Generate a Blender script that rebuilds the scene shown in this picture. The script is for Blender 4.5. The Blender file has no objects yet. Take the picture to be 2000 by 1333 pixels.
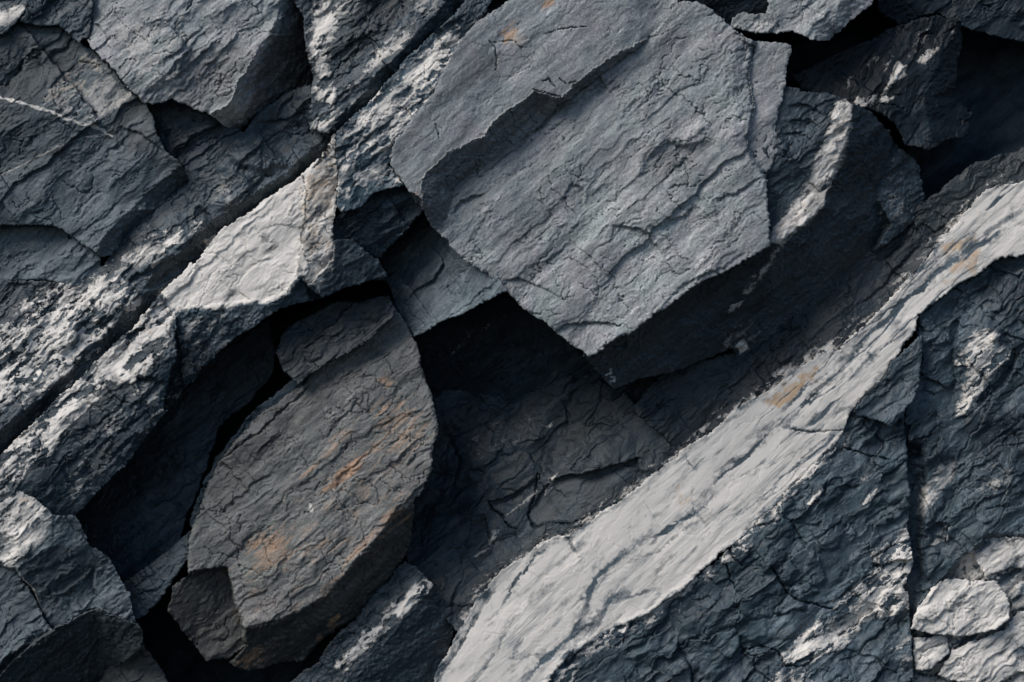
import bpy, math
import numpy as np

# ------------------------------------------------------------------ camera, sky, sun, exposure
scene = bpy.context.scene
S = 0.001            # one target pixel at the reference plane is one millimetre of cliff
D = 3400.0           # camera distance from the reference plane in millimetres
CZ = 1.7             # height of the camera above the foot of the cliff
cam_data = bpy.data.cameras.new("camera")
cam_data.sensor_width = 36.0
cam_data.lens = 36.0 * D / 2000.0
cam_data.clip_end = 200.0
cam_data.clip_start = 0.05
cam = bpy.data.objects.new("camera", cam_data)
scene.collection.objects.link(cam)
cam.location = (0.0, -D * S, CZ)
cam.rotation_euler = (math.radians(90), 0, 0)
scene.camera = cam

SUN_EL, SUN_AZ = math.radians(43), math.radians(-50)   # azimuth measured from -Y (towards the camera) to the left
world = bpy.data.worlds.new("World")
scene.world = world
world.use_nodes = True
wn = world.node_tree.nodes
sky = wn.new("ShaderNodeTexSky")
sky.sky_type = 'NISHITA'
sky.sun_disc = False
sky.ozone_density = 3.0
sky.dust_density = 0.2
sky.sun_elevation = SUN_EL
sky.sun_rotation = math.atan2(math.sin(SUN_AZ), -math.cos(SUN_AZ))
wn["Background"].inputs[1].default_value = 0.085
world.node_tree.links.new(sky.outputs[0], wn["Background"].inputs[0])

sun_data = bpy.data.lights.new("sun", 'SUN')
sun_data.energy = 2.8
sun_data.angle = math.radians(34)
sun_data.color = (1.0, 0.955, 0.895)
sun = bpy.data.objects.new("sun", sun_data)
scene.collection.objects.link(sun)
from mathutils import Vector
ldir = Vector((math.sin(SUN_AZ) * math.cos(SUN_EL), -math.cos(SUN_AZ) * math.cos(SUN_EL), math.sin(SUN_EL)))
sun.rotation_euler = ldir.to_track_quat('Z', 'Y').to_euler()

scene.view_settings.view_transform = 'Standard'
scene.view_settings.look = 'None'
scene.view_settings.exposure = 0.56
scene.view_settings.gamma = 1.0

# ------------------------------------------------------------------ noise in numpy
def _hash(ix, iy, seed):
    h = ix.astype(np.int32).view(np.uint32) * np.uint32(374761393) + iy.astype(np.int32).view(np.uint32) * np.uint32(668265263) + np.uint32((seed * 974634777) & 0xffffffff)
    h = (h ^ (h >> np.uint32(13))) * np.uint32(1274126177)
    h = (h ^ (h >> np.uint32(15))) * np.uint32(2246822519)
    return h ^ (h >> np.uint32(16))

_GA = np.arange(256) * (2 * np.pi / 256)
_GX, _GY = np.cos(_GA), np.sin(_GA)

def gnoise(x, y, seed=0):
    ix, iy = np.floor(x), np.floor(y)
    fx, fy = x - ix, y - iy
    ux, uy = fx * fx * fx * (fx * (fx * 6 - 15) + 10), fy * fy * fy * (fy * (fy * 6 - 15) + 10)
    def g(dx, dy):
        a = _hash(ix + dx, iy + dy, seed) & np.uint32(255)
        return _GX[a] * (fx - dx) + _GY[a] * (fy - dy)
    a, b, c, d = g(0, 0), g(1, 0), g(0, 1), g(1, 1)
    return ((a + (b - a) * ux) * (1 - uy) + (c + (d - c) * ux) * uy) * 1.5

def cellval(x, y, seed=0):
    """a flat random value for each irregular cell: patches with edges"""
    ix, iy = np.floor(x), np.floor(y)
    bd = np.full(x.shape, 9.0); bv = np.zeros(x.shape)
    for dx in (-1, 0, 1):
        for dy in (-1, 0, 1):
            h = _hash(ix + dx, iy + dy, seed)
            d = (x - ix - dx - (h & 1023) / 1023.0) ** 2 + (y - iy - dy - ((h >> 10) & 1023) / 1023.0) ** 2
            m = d < bd
            bd = np.where(m, d, bd); bv = np.where(m, (h >> 20) / 4095.0, bv)
    return bv

def cells(x, y, seed=0):
    """random value of the nearest cell and the distance to the crack between cells"""
    ix, iy = np.floor(x), np.floor(y)
    d1 = np.full(x.shape, 9.0); d2 = np.full(x.shape, 9.0); bv = np.zeros(x.shape); tx = np.zeros(x.shape)
    for dx in (-1, 0, 1):
        for dy in (-1, 0, 1):
            h = _hash(ix + dx, iy + dy, seed)
            ax, ay = x - ix - dx - (h & 1023) / 1023.0, y - iy - dy - ((h >> 10) & 1023) / 1023.0
            d = np.sqrt(ax * ax + ay * ay)
            m = d < d1
            d2 = np.where(m, d1, np.minimum(d2, d)); d1 = np.where(m, d, d1)
            v = (h >> 20) / 4095.0
            bv = np.where(m, v, bv); tx = np.where(m, np.cos(v * 61.0) * ax + np.sin(v * 61.0) * ay, tx)
    return bv, d2 - d1, tx

def plates(u, v, L, seed, amp, jag=1.0):
    """cleavage plates lying one over the other like shingles, each broken off in a sharp little scarp"""
    t = v / L + 0.8 * fbm(u / (L * 11), v / (L * 3.0), 3, seed, 0.4) + jag * (0.13 * chips(u / (L * 1.6), v / (L * 0.9), seed + 1, 0.5, 0.9) + 0.05 * fbm(u / (L * 0.22), v / (L * 0.18), 3, seed + 2))
    fl = np.floor(t); f = t - fl
    # every plate comes and goes along its length
    a = sstep(-0.12, 0.35, gnoise(u / (L * 2.6) + fl * 7.31, fl * 3.7 + 0.5, seed + 4))
    return amp * a * (f ** 1.5 - sstep(0.93, 1.0, f) * 0.9)

def fbm(x, y, octv=4, seed=0, gain=0.5):
    s, a = 0.0, 1.0
    for i in range(octv):
        s = s + a * gnoise(x * 2.03 ** i + 17.3 * i, y * 2.03 ** i - 9.1 * i, seed + i * 7)
        a *= gain
    return s

def ridged(x, y, octv=4, seed=0, gain=0.5):
    s, a = 0.0, 1.0
    for i in range(octv):
        s = s + a * (0.5 - np.abs(gnoise(x * 2.03 ** i + 17.3 * i, y * 2.03 ** i - 9.1 * i, seed + i * 7)))
        a *= gain
    return s

def chips(x, y, seed=0, k=0.6, tilt=0.75):
    """broken-stone relief: the upper envelope of randomly tilted little planes, one to a cell"""
    ix, iy = np.floor(x), np.floor(y)
    best = np.full(x.shape, -9.0)
    for dx in (-1, 0, 1):
        for dy in (-1, 0, 1):
            cx, cy = ix + dx, iy + dy
            h1 = _hash(cx, cy, seed); h2 = _hash(cx, cy, seed + 101)
            px = (h1 & 1023) / 1023.0; py = ((h1 >> 10) & 1023) / 1023.0
            gx = (((h1 >> 20) & 1023) / 1023.0 - 0.5) * 2 * tilt
            gy = ((h2 & 1023) / 1023.0 - 0.5) * 2 * tilt
            a = ((h2 >> 10) & 1023) / 1023.0 * 0.5
            ddx, ddy = x - cx - px, y - cy - py
            v = a + gx * ddx + gy * ddy - k * (ddx * ddx + ddy * ddy)
            best = np.maximum(best, v)
    return best

def sstep(a, b, x):
    t = np.clip((x - a) / (b - a + 1e-9), 0, 1)
    return t * t * (3 - 2 * t)

def terrace(h, step, sharp=0.8):
    t = h / step
    f = np.floor(t)
    return step * (f + sstep(0.5 - 0.5 * (1 - sharp) - 1e-3, 0.5 + 0.5 * (1 - sharp), t - f))

# ------------------------------------------------------------------ distances to polygons and polylines
def poly_sdf(X, Y, pts):
    """negative inside"""
    p = np.asarray(pts, float)
    d2 = np.full(X.shape, 1e12)
    inside = np.zeros(X.shape, bool)
    n = len(p)
    for i in range(n):
        ax, ay = p[i]; bx, by = p[(i + 1) % n]
        ex, ey = bx - ax, by - ay
        wx, wy = X - ax, Y - ay
        t = np.clip((wx * ex + wy * ey) / (ex * ex + ey * ey + 1e-9), 0, 1)
        d2 = np.minimum(d2, (wx - ex * t) ** 2 + (wy - ey * t) ** 2)
        if ay != by:
            c = (ay > Y) != (by > Y)
            inside ^= c & (X < ex * (Y - ay) / ey + ax)
    d = np.sqrt(d2)
    return np.where(inside, -d, d)

def line_dist(X, Y, pts, closed=False):
    p = np.asarray(pts, float)
    d2 = np.full(X.shape, 1e12)
    tt = np.zeros(X.shape)
    n = len(p) - 1
    for i in range(n):
        ax, ay = p[i]; bx, by = p[i + 1]
        ex, ey = bx - ax, by - ay
        wx, wy = X - ax, Y - ay
        t = np.clip((wx * ex + wy * ey) / (ex * ex + ey * ey + 1e-9), 0, 1)
        q = (wx - ex * t) ** 2 + (wy - ey * t) ** 2
        m = q < d2
        d2 = np.where(m, q, d2); tt = np.where(m, (i + t) / n, tt)
    return np.sqrt(d2), tt

# ------------------------------------------------------------------ materials
def stone_material(name, dark, light, qcol=(0.595, 0.548, 0.497), rust=(0.30, 0.165, 0.088), rough=0.62, spec=0.35, bump=0.0016, scale=1.0):
    m = bpy.data.materials.new(name)
    m.use_nodes = True
    nt = m.node_tree; N = nt.nodes; L = nt.links
    b = N["Principled BSDF"]
    tc = N.new("ShaderNodeTexCoord")
    mp = N.new("ShaderNodeMapping")
    mp.vector_type = 'TEXTURE'
    mp.inputs["Rotation"].default_value = (0, math.radians(-42), 0)
    mp.inputs["Scale"].default_value = (2.8, 1.25, 1.0)
    L.new(tc.outputs["Object"], mp.inputs[0])
    def noise(sc, det, ro=0.6, dist=0.0, src=None):
        n = N.new("ShaderNodeTexNoise")
        n.inputs["Scale"].default_value = sc * scale; n.inputs["Detail"].default_value = det
        n.inputs["Roughness"].default_value = ro; n.inputs["Distortion"].default_value = dist
        L.new((src or mp).outputs[0 if src is None else "Object"], n.inputs["Vector"])
        return n.outputs[0]
    def attr(nm):
        a = N.new("ShaderNodeAttribute"); a.attribute_name = nm
        return a.outputs["Fac"]
    def mth(op, a, c, clamp=False):
        k = N.new("ShaderNodeMath"); k.operation = op; k.use_clamp = clamp
        for i, v in enumerate((a, c)):
            if isinstance(v, (int, float)): k.inputs[i].default_value = v
            else: L.new(v, k.inputs[i])
        return k.outputs[0]
    def mix(f, a, c, mode='MIX'):
        k = N.new("ShaderNodeMix"); k.data_type = 'RGBA'; k.blend_type = mode
        for i, v in zip((0, 6, 7), (f, a, c)):
            if isinstance(v, (int, float)): k.inputs[i].default_value = v
            elif isinstance(v, tuple): k.inputs[i].default_value = (*v, 1)
            else: L.new(v, k.inputs[i])
        return k.outputs[2]
    n1 = noise(9, 8, 0.62, 0.4)
    n2 = noise(70, 5, 0.65, 0.2)
    n3 = noise(260, 3, 0.6, 0.0, tc)
    n0 = noise(3.2, 5, 0.6, 0.8)
    f = mth('ADD', mth('ADD', mth('MULTIPLY', n0, 2.6), mth('MULTIPLY', n1, 1.7)), mth('MULTIPLY', n2, 1.0))
    f = mth('SUBTRACT', f, 2.17, True)
    base = mix(f, dark, light)
    spk = mth('MULTIPLY', mth('SUBTRACT', n3, 0.5), 1.3)
    base = mix(1.0, base, mix(mth('ADD', spk, 0.5, True), (0.40, 0.43, 0.46), (1.62, 1.58, 1.55)), 'MULTIPLY')
    nh = noise(14, 4, 0.6, 0.6, tc)
    base = mix(1.0, base, mix(mth('ADD', mth('MULTIPLY', mth('SUBTRACT', nh, 0.5), 2.6), 0.5, True), (0.95, 1.025, 1.005), (1.045, 0.985, 1.0)), 'MULTIPLY')
    mp2 = N.new("ShaderNodeMapping")
    mp2.vector_type = 'TEXTURE'
    mp2.inputs["Rotation"].default_value = (0, math.radians(-41), 0)
    mp2.inputs["Scale"].default_value = (9.0, 1.0, 1.0)
    L.new(tc.outputs["Object"], mp2.inputs[0])
    ns = N.new("ShaderNodeTexNoise"); ns.inputs["Scale"].default_value = 120; ns.inputs["Detail"].default_value = 4; ns.inputs["Roughness"].default_value = 0.65
    L.new(mp2.outputs[0], ns.inputs["Vector"])
    st = mth('MULTIPLY', mth('SUBTRACT', ns.outputs[0], 0.5), 2.2)
    base = mix(1.0, base, mix(mth('ADD', st, 0.5, True), (0.52, 0.55, 0.57), (1.46, 1.44, 1.42)), 'MULTIPLY')
    ns2 = N.new('ShaderNodeTexNoise'); ns2.inputs['Scale'].default_value = 42; ns2.inputs['Detail'].default_value = 5; ns2.inputs['Roughness'].default_value = 0.62; ns2.inputs['Distortion'].default_value = 0.5
    L.new(mp2.outputs[0], ns2.inputs['Vector'])
    base = mix(1.0, base, mix(mth('ADD', mth('MULTIPLY', mth('SUBTRACT', ns2.outputs[0], 0.5), 2.6), 0.5, True), (0.60, 0.63, 0.64), (1.40, 1.37, 1.36)), 'MULTIPLY')
    gr = N.new("ShaderNodeTexNoise"); gr.inputs["Scale"].default_value = 300; gr.inputs["Detail"].default_value = 2
    L.new(tc.outputs["Object"], gr.inputs["Vector"])
    gf = mth('MULTIPLY', mth('SUBTRACT', mth('ADD', gr.outputs[0], mth('MULTIPLY', n1, 0.25)), 0.79), 7.0, True)
    base = mix(gf, base, mix(1.0, base, (2.5, 2.45, 2.35), 'MULTIPLY'))
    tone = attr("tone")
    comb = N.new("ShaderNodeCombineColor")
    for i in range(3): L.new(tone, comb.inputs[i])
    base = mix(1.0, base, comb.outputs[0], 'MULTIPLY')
    r = mth('ADD', attr("rust"), mth('MULTIPLY', mth('SUBTRACT', n2, 0.5), 1.1))
    r = mth('MULTIPLY', mth('SUBTRACT', r, 0.25, True), 2.0, True)
    base = mix(mth('MULTIPLY', r, 0.75), base, mix(n3, rust, (rust[0] * 1.5, rust[1] * 1.6, rust[2] * 1.8)))
    q = mth('ADD', attr("quartz"), mth('MULTIPLY', mth('SUBTRACT', n2, 0.5), 0.55))
    q = mth('ADD', q, mth('MULTIPLY', mth('SUBTRACT', n3, 0.5), 0.4))
    q = mth('MULTIPLY', mth('SUBTRACT', q, 0.20), 1.65, True)
    qn = mix(noise(26, 6, 0.6, 0.5), tuple(0.74 * c for c in qcol), tuple(min(1, 1.14 * c) for c in qcol))
    ml = N.new("ShaderNodeMapping")
    ml.vector_type = 'TEXTURE'
    ml.inputs["Rotation"].default_value = (0, math.radians(-43), 0)
    ml.inputs["Scale"].default_value = (16.0, 1.0, 1.0)
    L.new(tc.outputs["Object"], ml.inputs[0])
    nl = N.new("ShaderNodeTexNoise"); nl.inputs["Scale"].default_value = 34; nl.inputs["Detail"].default_value = 5; nl.inputs["Roughness"].default_value = 0.6; nl.inputs["Distortion"].default_value = 0.35
    L.new(ml.outputs[0], nl.inputs["Vector"])
    lf = mth('SUBTRACT', 1.0, mth('MULTIPLY', mth('ABSOLUTE', mth('SUBTRACT', nl.outputs[0], 0.47), 0.0), 20.0), True)
    lf = mth('MULTIPLY', lf, mth('MULTIPLY', mth('SUBTRACT', n1, 0.36), 3.2, True), True)
    qn = mix(mth('MULTIPLY', lf, 0.72), qn, (0.11, 0.125, 0.135))
    tan = mth('MULTIPLY', mth('SUBTRACT', mth('ADD', mth('MULTIPLY', attr("tan"), 0.8), mth('ADD', mth('MULTIPLY', mth('SUBTRACT', n2, 0.5), 1.6), mth('MULTIPLY', mth('SUBTRACT', n3, 0.5), 1.0))), 0.38), 1.7, True)
    tan = mth('MULTIPLY', tan, mth('MULTIPLY', attr("tan"), 1.3, True))
    qn = mix(tan, qn, (0.40, 0.275, 0.17))
    base = mix(q, base, qn)
    L.new(base, b.inputs["Base Color"])
    ro = mth('ADD', mth('MULTIPLY', n2, 0.25), rough - 0.12)
    L.new(mth('ADD', ro, mth('MULTIPLY', q, 0.12)), b.inputs["Roughness"])
    b.inputs["Specular IOR Level"].default_value = spec
    bm = N.new("ShaderNodeBump")
    bm.inputs["Strength"].default_value = 0.7; bm.inputs["Distance"].default_value = bump
    L.new(mth('ADD', mth('MULTIPLY', noise(150, 4, 0.7), 1.0), mth('MULTIPLY', n3, 0.5)), bm.inputs["Height"])
    L.new(bm.outputs[0], b.inputs["Normal"])
    return m

MAT = {
    'slab':  stone_material("pale_grey_slate", (0.112, 0.122, 0.129), (0.256, 0.258, 0.256)),
    'grey':  stone_material("blue_grey_slate", (0.026, 0.037, 0.044), (0.078, 0.095, 0.105)),
    'dark':  stone_material("dark_blue_slate", (0.010, 0.0165, 0.0215), (0.038, 0.051, 0.061), rough=0.5, spec=0.26),
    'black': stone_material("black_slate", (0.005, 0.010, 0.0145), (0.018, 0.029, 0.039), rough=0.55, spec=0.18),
    'rusty': stone_material("rusty_grey_slate", (0.054, 0.057, 0.058), (0.150, 0.145, 0.135)),
    'vein':  stone_material("white_quartz", (0.028, 0.042, 0.053), (0.075, 0.094, 0.108), rough=0.6, bump=0.0006),
}

# ------------------------------------------------------------------ rocks
G = 1.7          # grid pitch in millimetres
ANG = math.radians(40)      # cleavage runs up to the right

def put(px, py, h):
    """a point of the relief: seen at (px, py) and standing h millimetres proud of the reference plane"""
    k = (D - h) / D * S
    return np.stack([(px - 1000.0) * k, -h * S, CZ - (py - 666.5) * k], -1)

class Rock:
    def __init__(self, name, label, cat, outline, h0, tilt=(0, 0), mat='dark', group=None, seed=None,
                 rough=1.0, fol=1.0, lump=1.0, chip=1.0, back=320, ang=ANG, edge=2.2, warp=1.0, tone=1.0, spk=0.0, fac=1.0, net=0.0):
        self.__dict__.update(locals())
        p = np.asarray(outline, float)
        x0, y0 = p.min(0) - 14; x1, y1 = p.max(0) + 14
        x0, y0 = math.floor(x0 / G) * G, math.floor(y0 / G) * G
        self.X, self.Y = np.meshgrid(np.arange(x0, x1, G), np.arange(y0, y1, G))
        X, Y = self.X, self.Y
        self.sd = seed if seed is not None else int(abs(p.sum())) % 9973
        sd = self.sd
        # the warp is shared by all rocks, so that neighbours keep a common edge
        a = warp
        self.wx = X + a * (3.5 * fbm(X / 70, Y / 70, 3, 11, 0.5) + 6 * (chips(X / 34, Y / 34, 17, 0.4, 0.9) - 0.5) + 2.2 * fbm(X / 8, Y / 8, 2, 19))
        self.wy = Y + a * (3.5 * fbm(X / 70, Y / 70, 3, 12, 0.5) + 6 * (chips(X / 34, Y / 34, 18, 0.4, 0.9) - 0.5) + 2.2 * fbm(X / 8, Y / 8, 2, 20))
        self.sdf = poly_sdf(self.wx, self.wy, outline)
        cx, cy = p.mean(0)
        self.H = h0 + tilt[0] * (X - cx) + tilt[1] * (Y - cy)
        self.Q = np.zeros(X.shape); self.R = np.zeros(X.shape); self.T = np.full(X.shape, float(tone)); self.B = np.zeros(X.shape)
        self.rg = np.ones(X.shape)
        self.pid = np.zeros(X.shape, int); self.pnames = []
    # shape
    def bevel(self, poly, ridge, slope, part=None, plabel=None, rg=None):
        m = poly_sdf(self.wx, self.wy, poly)
        d, _ = line_dist(self.wx, self.wy, ridge)
        self.H = np.where(m < 0, self.H - slope * d, self.H)
        if rg is not None: self.rg = np.where(m < 0, rg, self.rg)
        if part: self.part(poly, part, plabel)
        return self
    def lift(self, poly, amt, w=4, part=None, plabel=None, tilt=(0, 0), rg=None):
        m = poly_sdf(self.wx, self.wy, poly)
        k = sstep(w, -w, m)
        p = np.asarray(poly, float).mean(0)
        self.H = self.H + k * (amt + tilt[0] * (self.X - p[0]) + tilt[1] * (self.Y - p[1]))
        if rg is not None: self.rg = self.rg * (1 - k) + rg * k
        if part: self.part(poly, part, plabel)
        return self
    def crack(self, pts, w=4, depth=14):
        d, t = line_dist(self.wx, self.wy, pts)
        ww = w * (0.55 + 0.45 * np.sin(np.pi * np.clip(t, 0.02, 0.98))) * (0.8 + 0.6 * gnoise(self.X / 25, self.Y / 25, 77))
        self.H = self.H - depth * sstep(1, 0, d / np.maximum(ww, 0.8))
        return self
    def step(self, pts, amt, w=40, sharp=3):
        """a little ledge: ground on the right-hand side of the line drops and comes back over w"""
        d, t = line_dist(self.wx, self.wy, pts)
        p = np.asarray(pts, float)
        side = np.zeros(self.X.shape)
        best = np.full(self.X.shape, 1e12)
        for i in range(len(p) - 1):
            ax, ay = p[i]; ex, ey = p[i + 1] - p[i]
            wx, wy = self.wx - ax, self.wy - ay
            tt = np.clip((wx * ex + wy * ey) / (ex * ex + ey * ey), 0, 1)
            q = (wx - ex * tt) ** 2 + (wy - ey * tt) ** 2
            m = q < best
            best = np.where(m, q, best)
            side = np.where(m, np.sign(ex * wy - ey * wx), side)
        e = np.sin(np.pi * np.clip(t, 0, 1)) ** 0.5
        s = side * d
        self.H = self.H - amt * e * sstep(-sharp, sharp, s) * np.exp(-np.maximum(s, 0) / w)
        return self
    # mineral colour, and a tone that also carries painted light and shade
    def quartz(self, poly, amt=1.0, w=10, br=0.5, sc=30):
        m = poly_sdf(self.wx, self.wy, poly)
        u = self.X * math.cos(self.ang) - self.Y * math.sin(self.ang); v = self.X * math.sin(self.ang) + self.Y * math.cos(self.ang)
        n = fbm(u / (sc * 3.4), v / sc, 5, self.sd + 31, 0.62)
        if br > 0.55:
            wu, wv = u + 0.3 * sc * fbm(u / sc, v / sc, 3, self.sd + 33), v + 0.3 * sc * fbm(u / sc, v / sc, 3, self.sd + 34)
            c = 0.6 * cellval(wu / (sc * 1.9), wv / (sc * 0.7), self.sd + 35) + 0.4 * cellval(wu / (sc * 0.8), wv / (sc * 0.3), self.sd + 36)
            g = sstep(0.24, 0.52, c + 0.55 * n + 0.15 * (1 - br)) * (0.52 + 0.62 * c)
            val = sstep(w, -w, m + w * 1.3 * n) * amt * g
            self.H = self.H + 2.2 * val
        else:
            val = sstep(w, -w, m + w * 1.3 * n) * amt * (1 - br + br * (0.62 + 1.25 * n))
        self.Q = np.maximum(self.Q, val)
        if amt >= 1.0 and br < 0.4:
            self.rg = self.rg * (1 - 0.45 * sstep(w, -w, m))
        return self
    def qline(self, pts, w=3, amt=0.9):
        d, t = line_dist(self.wx, self.wy, pts)
        n = gnoise(self.X / 16, self.Y / 16, 55)
        self.Q = np.maximum(self.Q, amt * sstep(w * 1.6, w * 0.3, d + w * 0.9 * n))
        return self
    def streak(self, pts, w=3, amt=0.8):
        d, t = line_dist(self.wx, self.wy, pts)
        n = fbm(self.X / 40, self.Y / 40, 4, 57)
        k = amt * sstep(w * 1.5, w * 0.4, d + w * 0.8 * n) * (0.45 + 0.55 * np.sin(np.pi * np.clip(t, 0.02, 0.98)))
        k = np.maximum(k, 0.28 * amt * sstep(w * 3.5, w * 1.0, d + w * 2.5 * fbm(self.X / 12, self.Y / 12, 3, 58)))
        self.Q = self.Q * (1 - k)
        self.H = self.H - 0.8 * k
        return self
    def rust(self, poly, amt=0.8, w=15):
        m = poly_sdf(self.wx, self.wy, poly)
        u = self.X * math.cos(self.ang) - self.Y * math.sin(self.ang); v = self.X * math.sin(self.ang) + self.Y * math.cos(self.ang)
        n = fbm(u / 90, v / 8, 4, self.sd + 41, 0.6)
        self.R = np.maximum(self.R, 0.8 * amt * sstep(w, -w, m + w * 1.5 * n))
        return self
    def tan(self, poly, amt=0.8, w=12):
        m = poly_sdf(self.wx, self.wy, poly)
        self.B = np.maximum(self.B, amt * sstep(w, -w, m + w * 1.2 * fbm(self.X / 22, self.Y / 22, 4, 43)))
        return self
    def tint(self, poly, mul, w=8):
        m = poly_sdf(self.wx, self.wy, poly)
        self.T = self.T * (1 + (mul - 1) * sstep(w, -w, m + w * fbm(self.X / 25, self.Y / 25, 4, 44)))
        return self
    def part(self, poly, name, label=None):
        m = poly_sdf(self.wx, self.wy, poly)
        self.pnames.append((name, label))
        self.pid = np.where(m < 0, len(self.pnames), self.pid)
        return self
    def qpart(self, poly, name, label=None, lim=0.4):
        m = poly_sdf(self.wx, self.wy, poly)
        self.pnames.append((name, label))
        self.pid = np.where((m < 0) & (self.Q > lim), len(self.pnames), self.pid)
        return self
    # relief of broken stone laid over the shape
    def detail(self):
        X, Y, sd = self.X, self.Y, self.sd
        ca, sa = math.cos(self.ang), math.sin(self.ang)
        wx = X + 9 * fbm(X / 55, Y / 55, 3, sd + 1); wy = Y + 9 * fbm(X / 55, Y / 55, 3, sd + 2)
        u = wx * ca - wy * sa; v = wx * sa + wy * ca
        k = self.rg
        h = 0
        # how broken the surface is wanders over the rock: smooth cleaved patches between chipped ones
        mod = 0.25 + 1.0 * sstep(-0.45, 0.55, fbm(u / 210, v / 120, 3, sd + 10))
        mod2 = 0.35 + 1.0 * sstep(-0.4, 0.5, fbm(u / 90, v / 60, 3, sd + 12))
        if self.fac:
            h = h + self.fac * (30 * chips(u / 250, v / 150, sd + 15, 0.4, 0.8) + 14 * chips(u / 110, v / 60, sd + 16, 0.4, 0.8))
        if self.lump:
            h = h + self.lump * 6 * fbm(u / 190, v / 95, 3, sd + 3)
        if self.chip:
            h = h + self.chip * mod * (5 * chips(u / 84, v / 30, sd + 4) + 2.4 * chips(u / 40, v / 12, sd + 5) + 1.1 * chips(u / 17, v / 6, sd + 6))
        if self.fol:
            h = h + self.fol * (plates(u, v, 62, sd + 30, 5.5) + plates(u, v, 25, sd + 40, 4.2) * mod + plates(u, v, 10.5, sd + 50, 2.3) * mod2 + plates(u, v, 5.5, sd + 55, 1.3) * mod2)
            h = h + self.fol * mod2 * 0.8 * ridged(u / 80, v / 6.5, 2, sd + 11, 0.6)
        if self.net:
            # blocky, shattered ground: tilted chips with open joints between them
            for L, a, q in ((1.5, 1.2, 60), (0.6, 0.6, 64)):
                wu = u + 6 * L * fbm(u / (40 * L), v / (40 * L), 2, sd + q + 1); wv = v + 6 * L * fbm(u / (40 * L), v / (40 * L), 2, sd + q + 2)
                cv, ed, tl = cells(wu / (72 * L), wv / (36 * L), sd + q)
                m = sstep(-0.25, 0.25, fbm(u / 120, v / 70, 3, sd + q + 3))
                h = h + self.net * a * m * (7 * (cv - 0.5) + 9 * tl - 5 * sstep(0.05, 0.0, ed))
        if self.rough:
            h = h + self.rough * mod2 * (0.8 * fbm(u / 10, v / 6, 3, sd + 8, 0.75) + 1.2 * ridged(u / 40, v / 20, 3, sd + 13, 0.6))
            # hairline cracks, along the cleavage and across it
            for a, b, q in ((150, 34, 21), (60, 130, 22), (46, 22, 23)):
                c = np.abs(gnoise(wx * ca / a - wy * sa / a, wx * sa / b + wy * ca / b, sd + q) + 0.10 * fbm(X / 18, Y / 18, 3, sd + q + 3))
                m = sstep(0.05, 0.35, fbm(u / 130, v / 90, 3, sd + q + 6))
                h = h - self.rough * 4.5 * m * sstep(0.03, 0.0, c)
        self.H = self.H + h * k
        if self.spk:
            n = fbm(u / 34, v / 20, 5, sd + 9, 0.68)
            self.Q = np.maximum(self.Q, np.clip(0.42 + 1.1 * n, 0, 1) * self.spk)
    def build(self):
        self.detail()
        X, Y, sdf = self.X, self.Y, self.sdf
        d = np.maximum(-sdf, 0)
        e = self.edge * (1 + 0.9 * fbm(X / 22, Y / 22, 3, self.sd + 60))
        e = np.maximum(e, 0.8)
        self.H = self.H - e * 1.1 * np.clip(1 - d / (e * 1.2), 0, 1) ** 2
        ins = sdf < 0
        quad = ins[:-1, :-1] & ins[1:, :-1] & ins[:-1, 1:] & ins[1:, 1:]
        ny, nx = X.shape
        idx = np.arange(ny * nx).reshape(ny, nx)
        # outline vertices slide onto the true outline
        cnt = np.zeros(X.shape, int)
        cnt[:-1, :-1] += quad; cnt[1:, :-1] += quad; cnt[:-1, 1:] += quad; cnt[1:, 1:] += quad
        rim = (cnt > 0) & (cnt < 4)
        gy, gx = np.gradient(sdf, G)
        gl = np.maximum(np.hypot(gx, gy), 0.3)
        mv = np.clip(-sdf, 0, 1.3 * G)
        PX = np.where(rim, X + mv * gx / gl / gl, X); PY = np.where(rim, Y + mv * gy / gl / gl, Y)
        qa, qb, qc, qd = idx[:-1, :-1][quad], idx[1:, :-1][quad], idx[1:, 1:][quad], idx[:-1, 1:][quad]
        quads = np.stack([qa, qb, qc, qd], 1)
        qpid = self.pid[:-1, :-1][quad]
        co = put(PX.ravel(), PY.ravel(), self.H.ravel())
        # rim edges -> side walls running back into the cliff
        ed = np.concatenate([quads[:, [0, 1]], quads[:, [1, 2]], quads[:, [2, 3]], quads[:, [3, 0]]])
        key = np.sort(ed, 1); kk = key[:, 0] * (ny * nx) + key[:, 1]
        _, inv, c = np.unique(kk, return_inverse=True, return_counts=True)
        be = ed[c[inv] == 1]
        bv = np.unique(be)
        pos = np.full(ny * nx, -1); pos[bv] = np.arange(len(bv))
        fx, fy = PX.ravel()[bv], PY.ravel()[bv]
        fh = self.H.ravel()[bv]; gxx, gyy = (gx / gl).ravel()[bv], (gy / gl).ravel()[bv]
        rings = []
        bh = self.h0 - self.back
        levels = (0.04, 0.12, 0.25, 0.45, 0.7, 1.0)
        for i, t in enumerate(levels):
            hh = fh + (bh - fh) * t
            inn = 1.5 + 26 * t * (0.8 + 0.6 * fbm(fx / 40, hh / 40 + fy / 40, 3, self.sd + 70))
            inn = np.clip(inn, 0.5, 40)
            rings.append(put(fx - gxx * inn, fy - gyy * inn, hh))
        base = ny * nx
        nb = len(bv)
        walls = []
        a, b = be[:, 0], be[:, 1]
        pa, pb = pos[a], pos[b]
        ra, rb = a, b
        for i in range(len(levels)):
            na, nbv = base + i * nb + pa, base + i * nb + pb
            walls.append(np.stack([ra, na, nbv, rb], 1)); ra, rb = na, nbv
        cap = np.stack([ra, np.full(len(ra), base + len(levels) * nb), rb, rb], 1)
        allco = np.concatenate([co] + rings + [put(np.array([fx.mean()]), np.array([fy.mean()]), np.array([bh]))])
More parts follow.
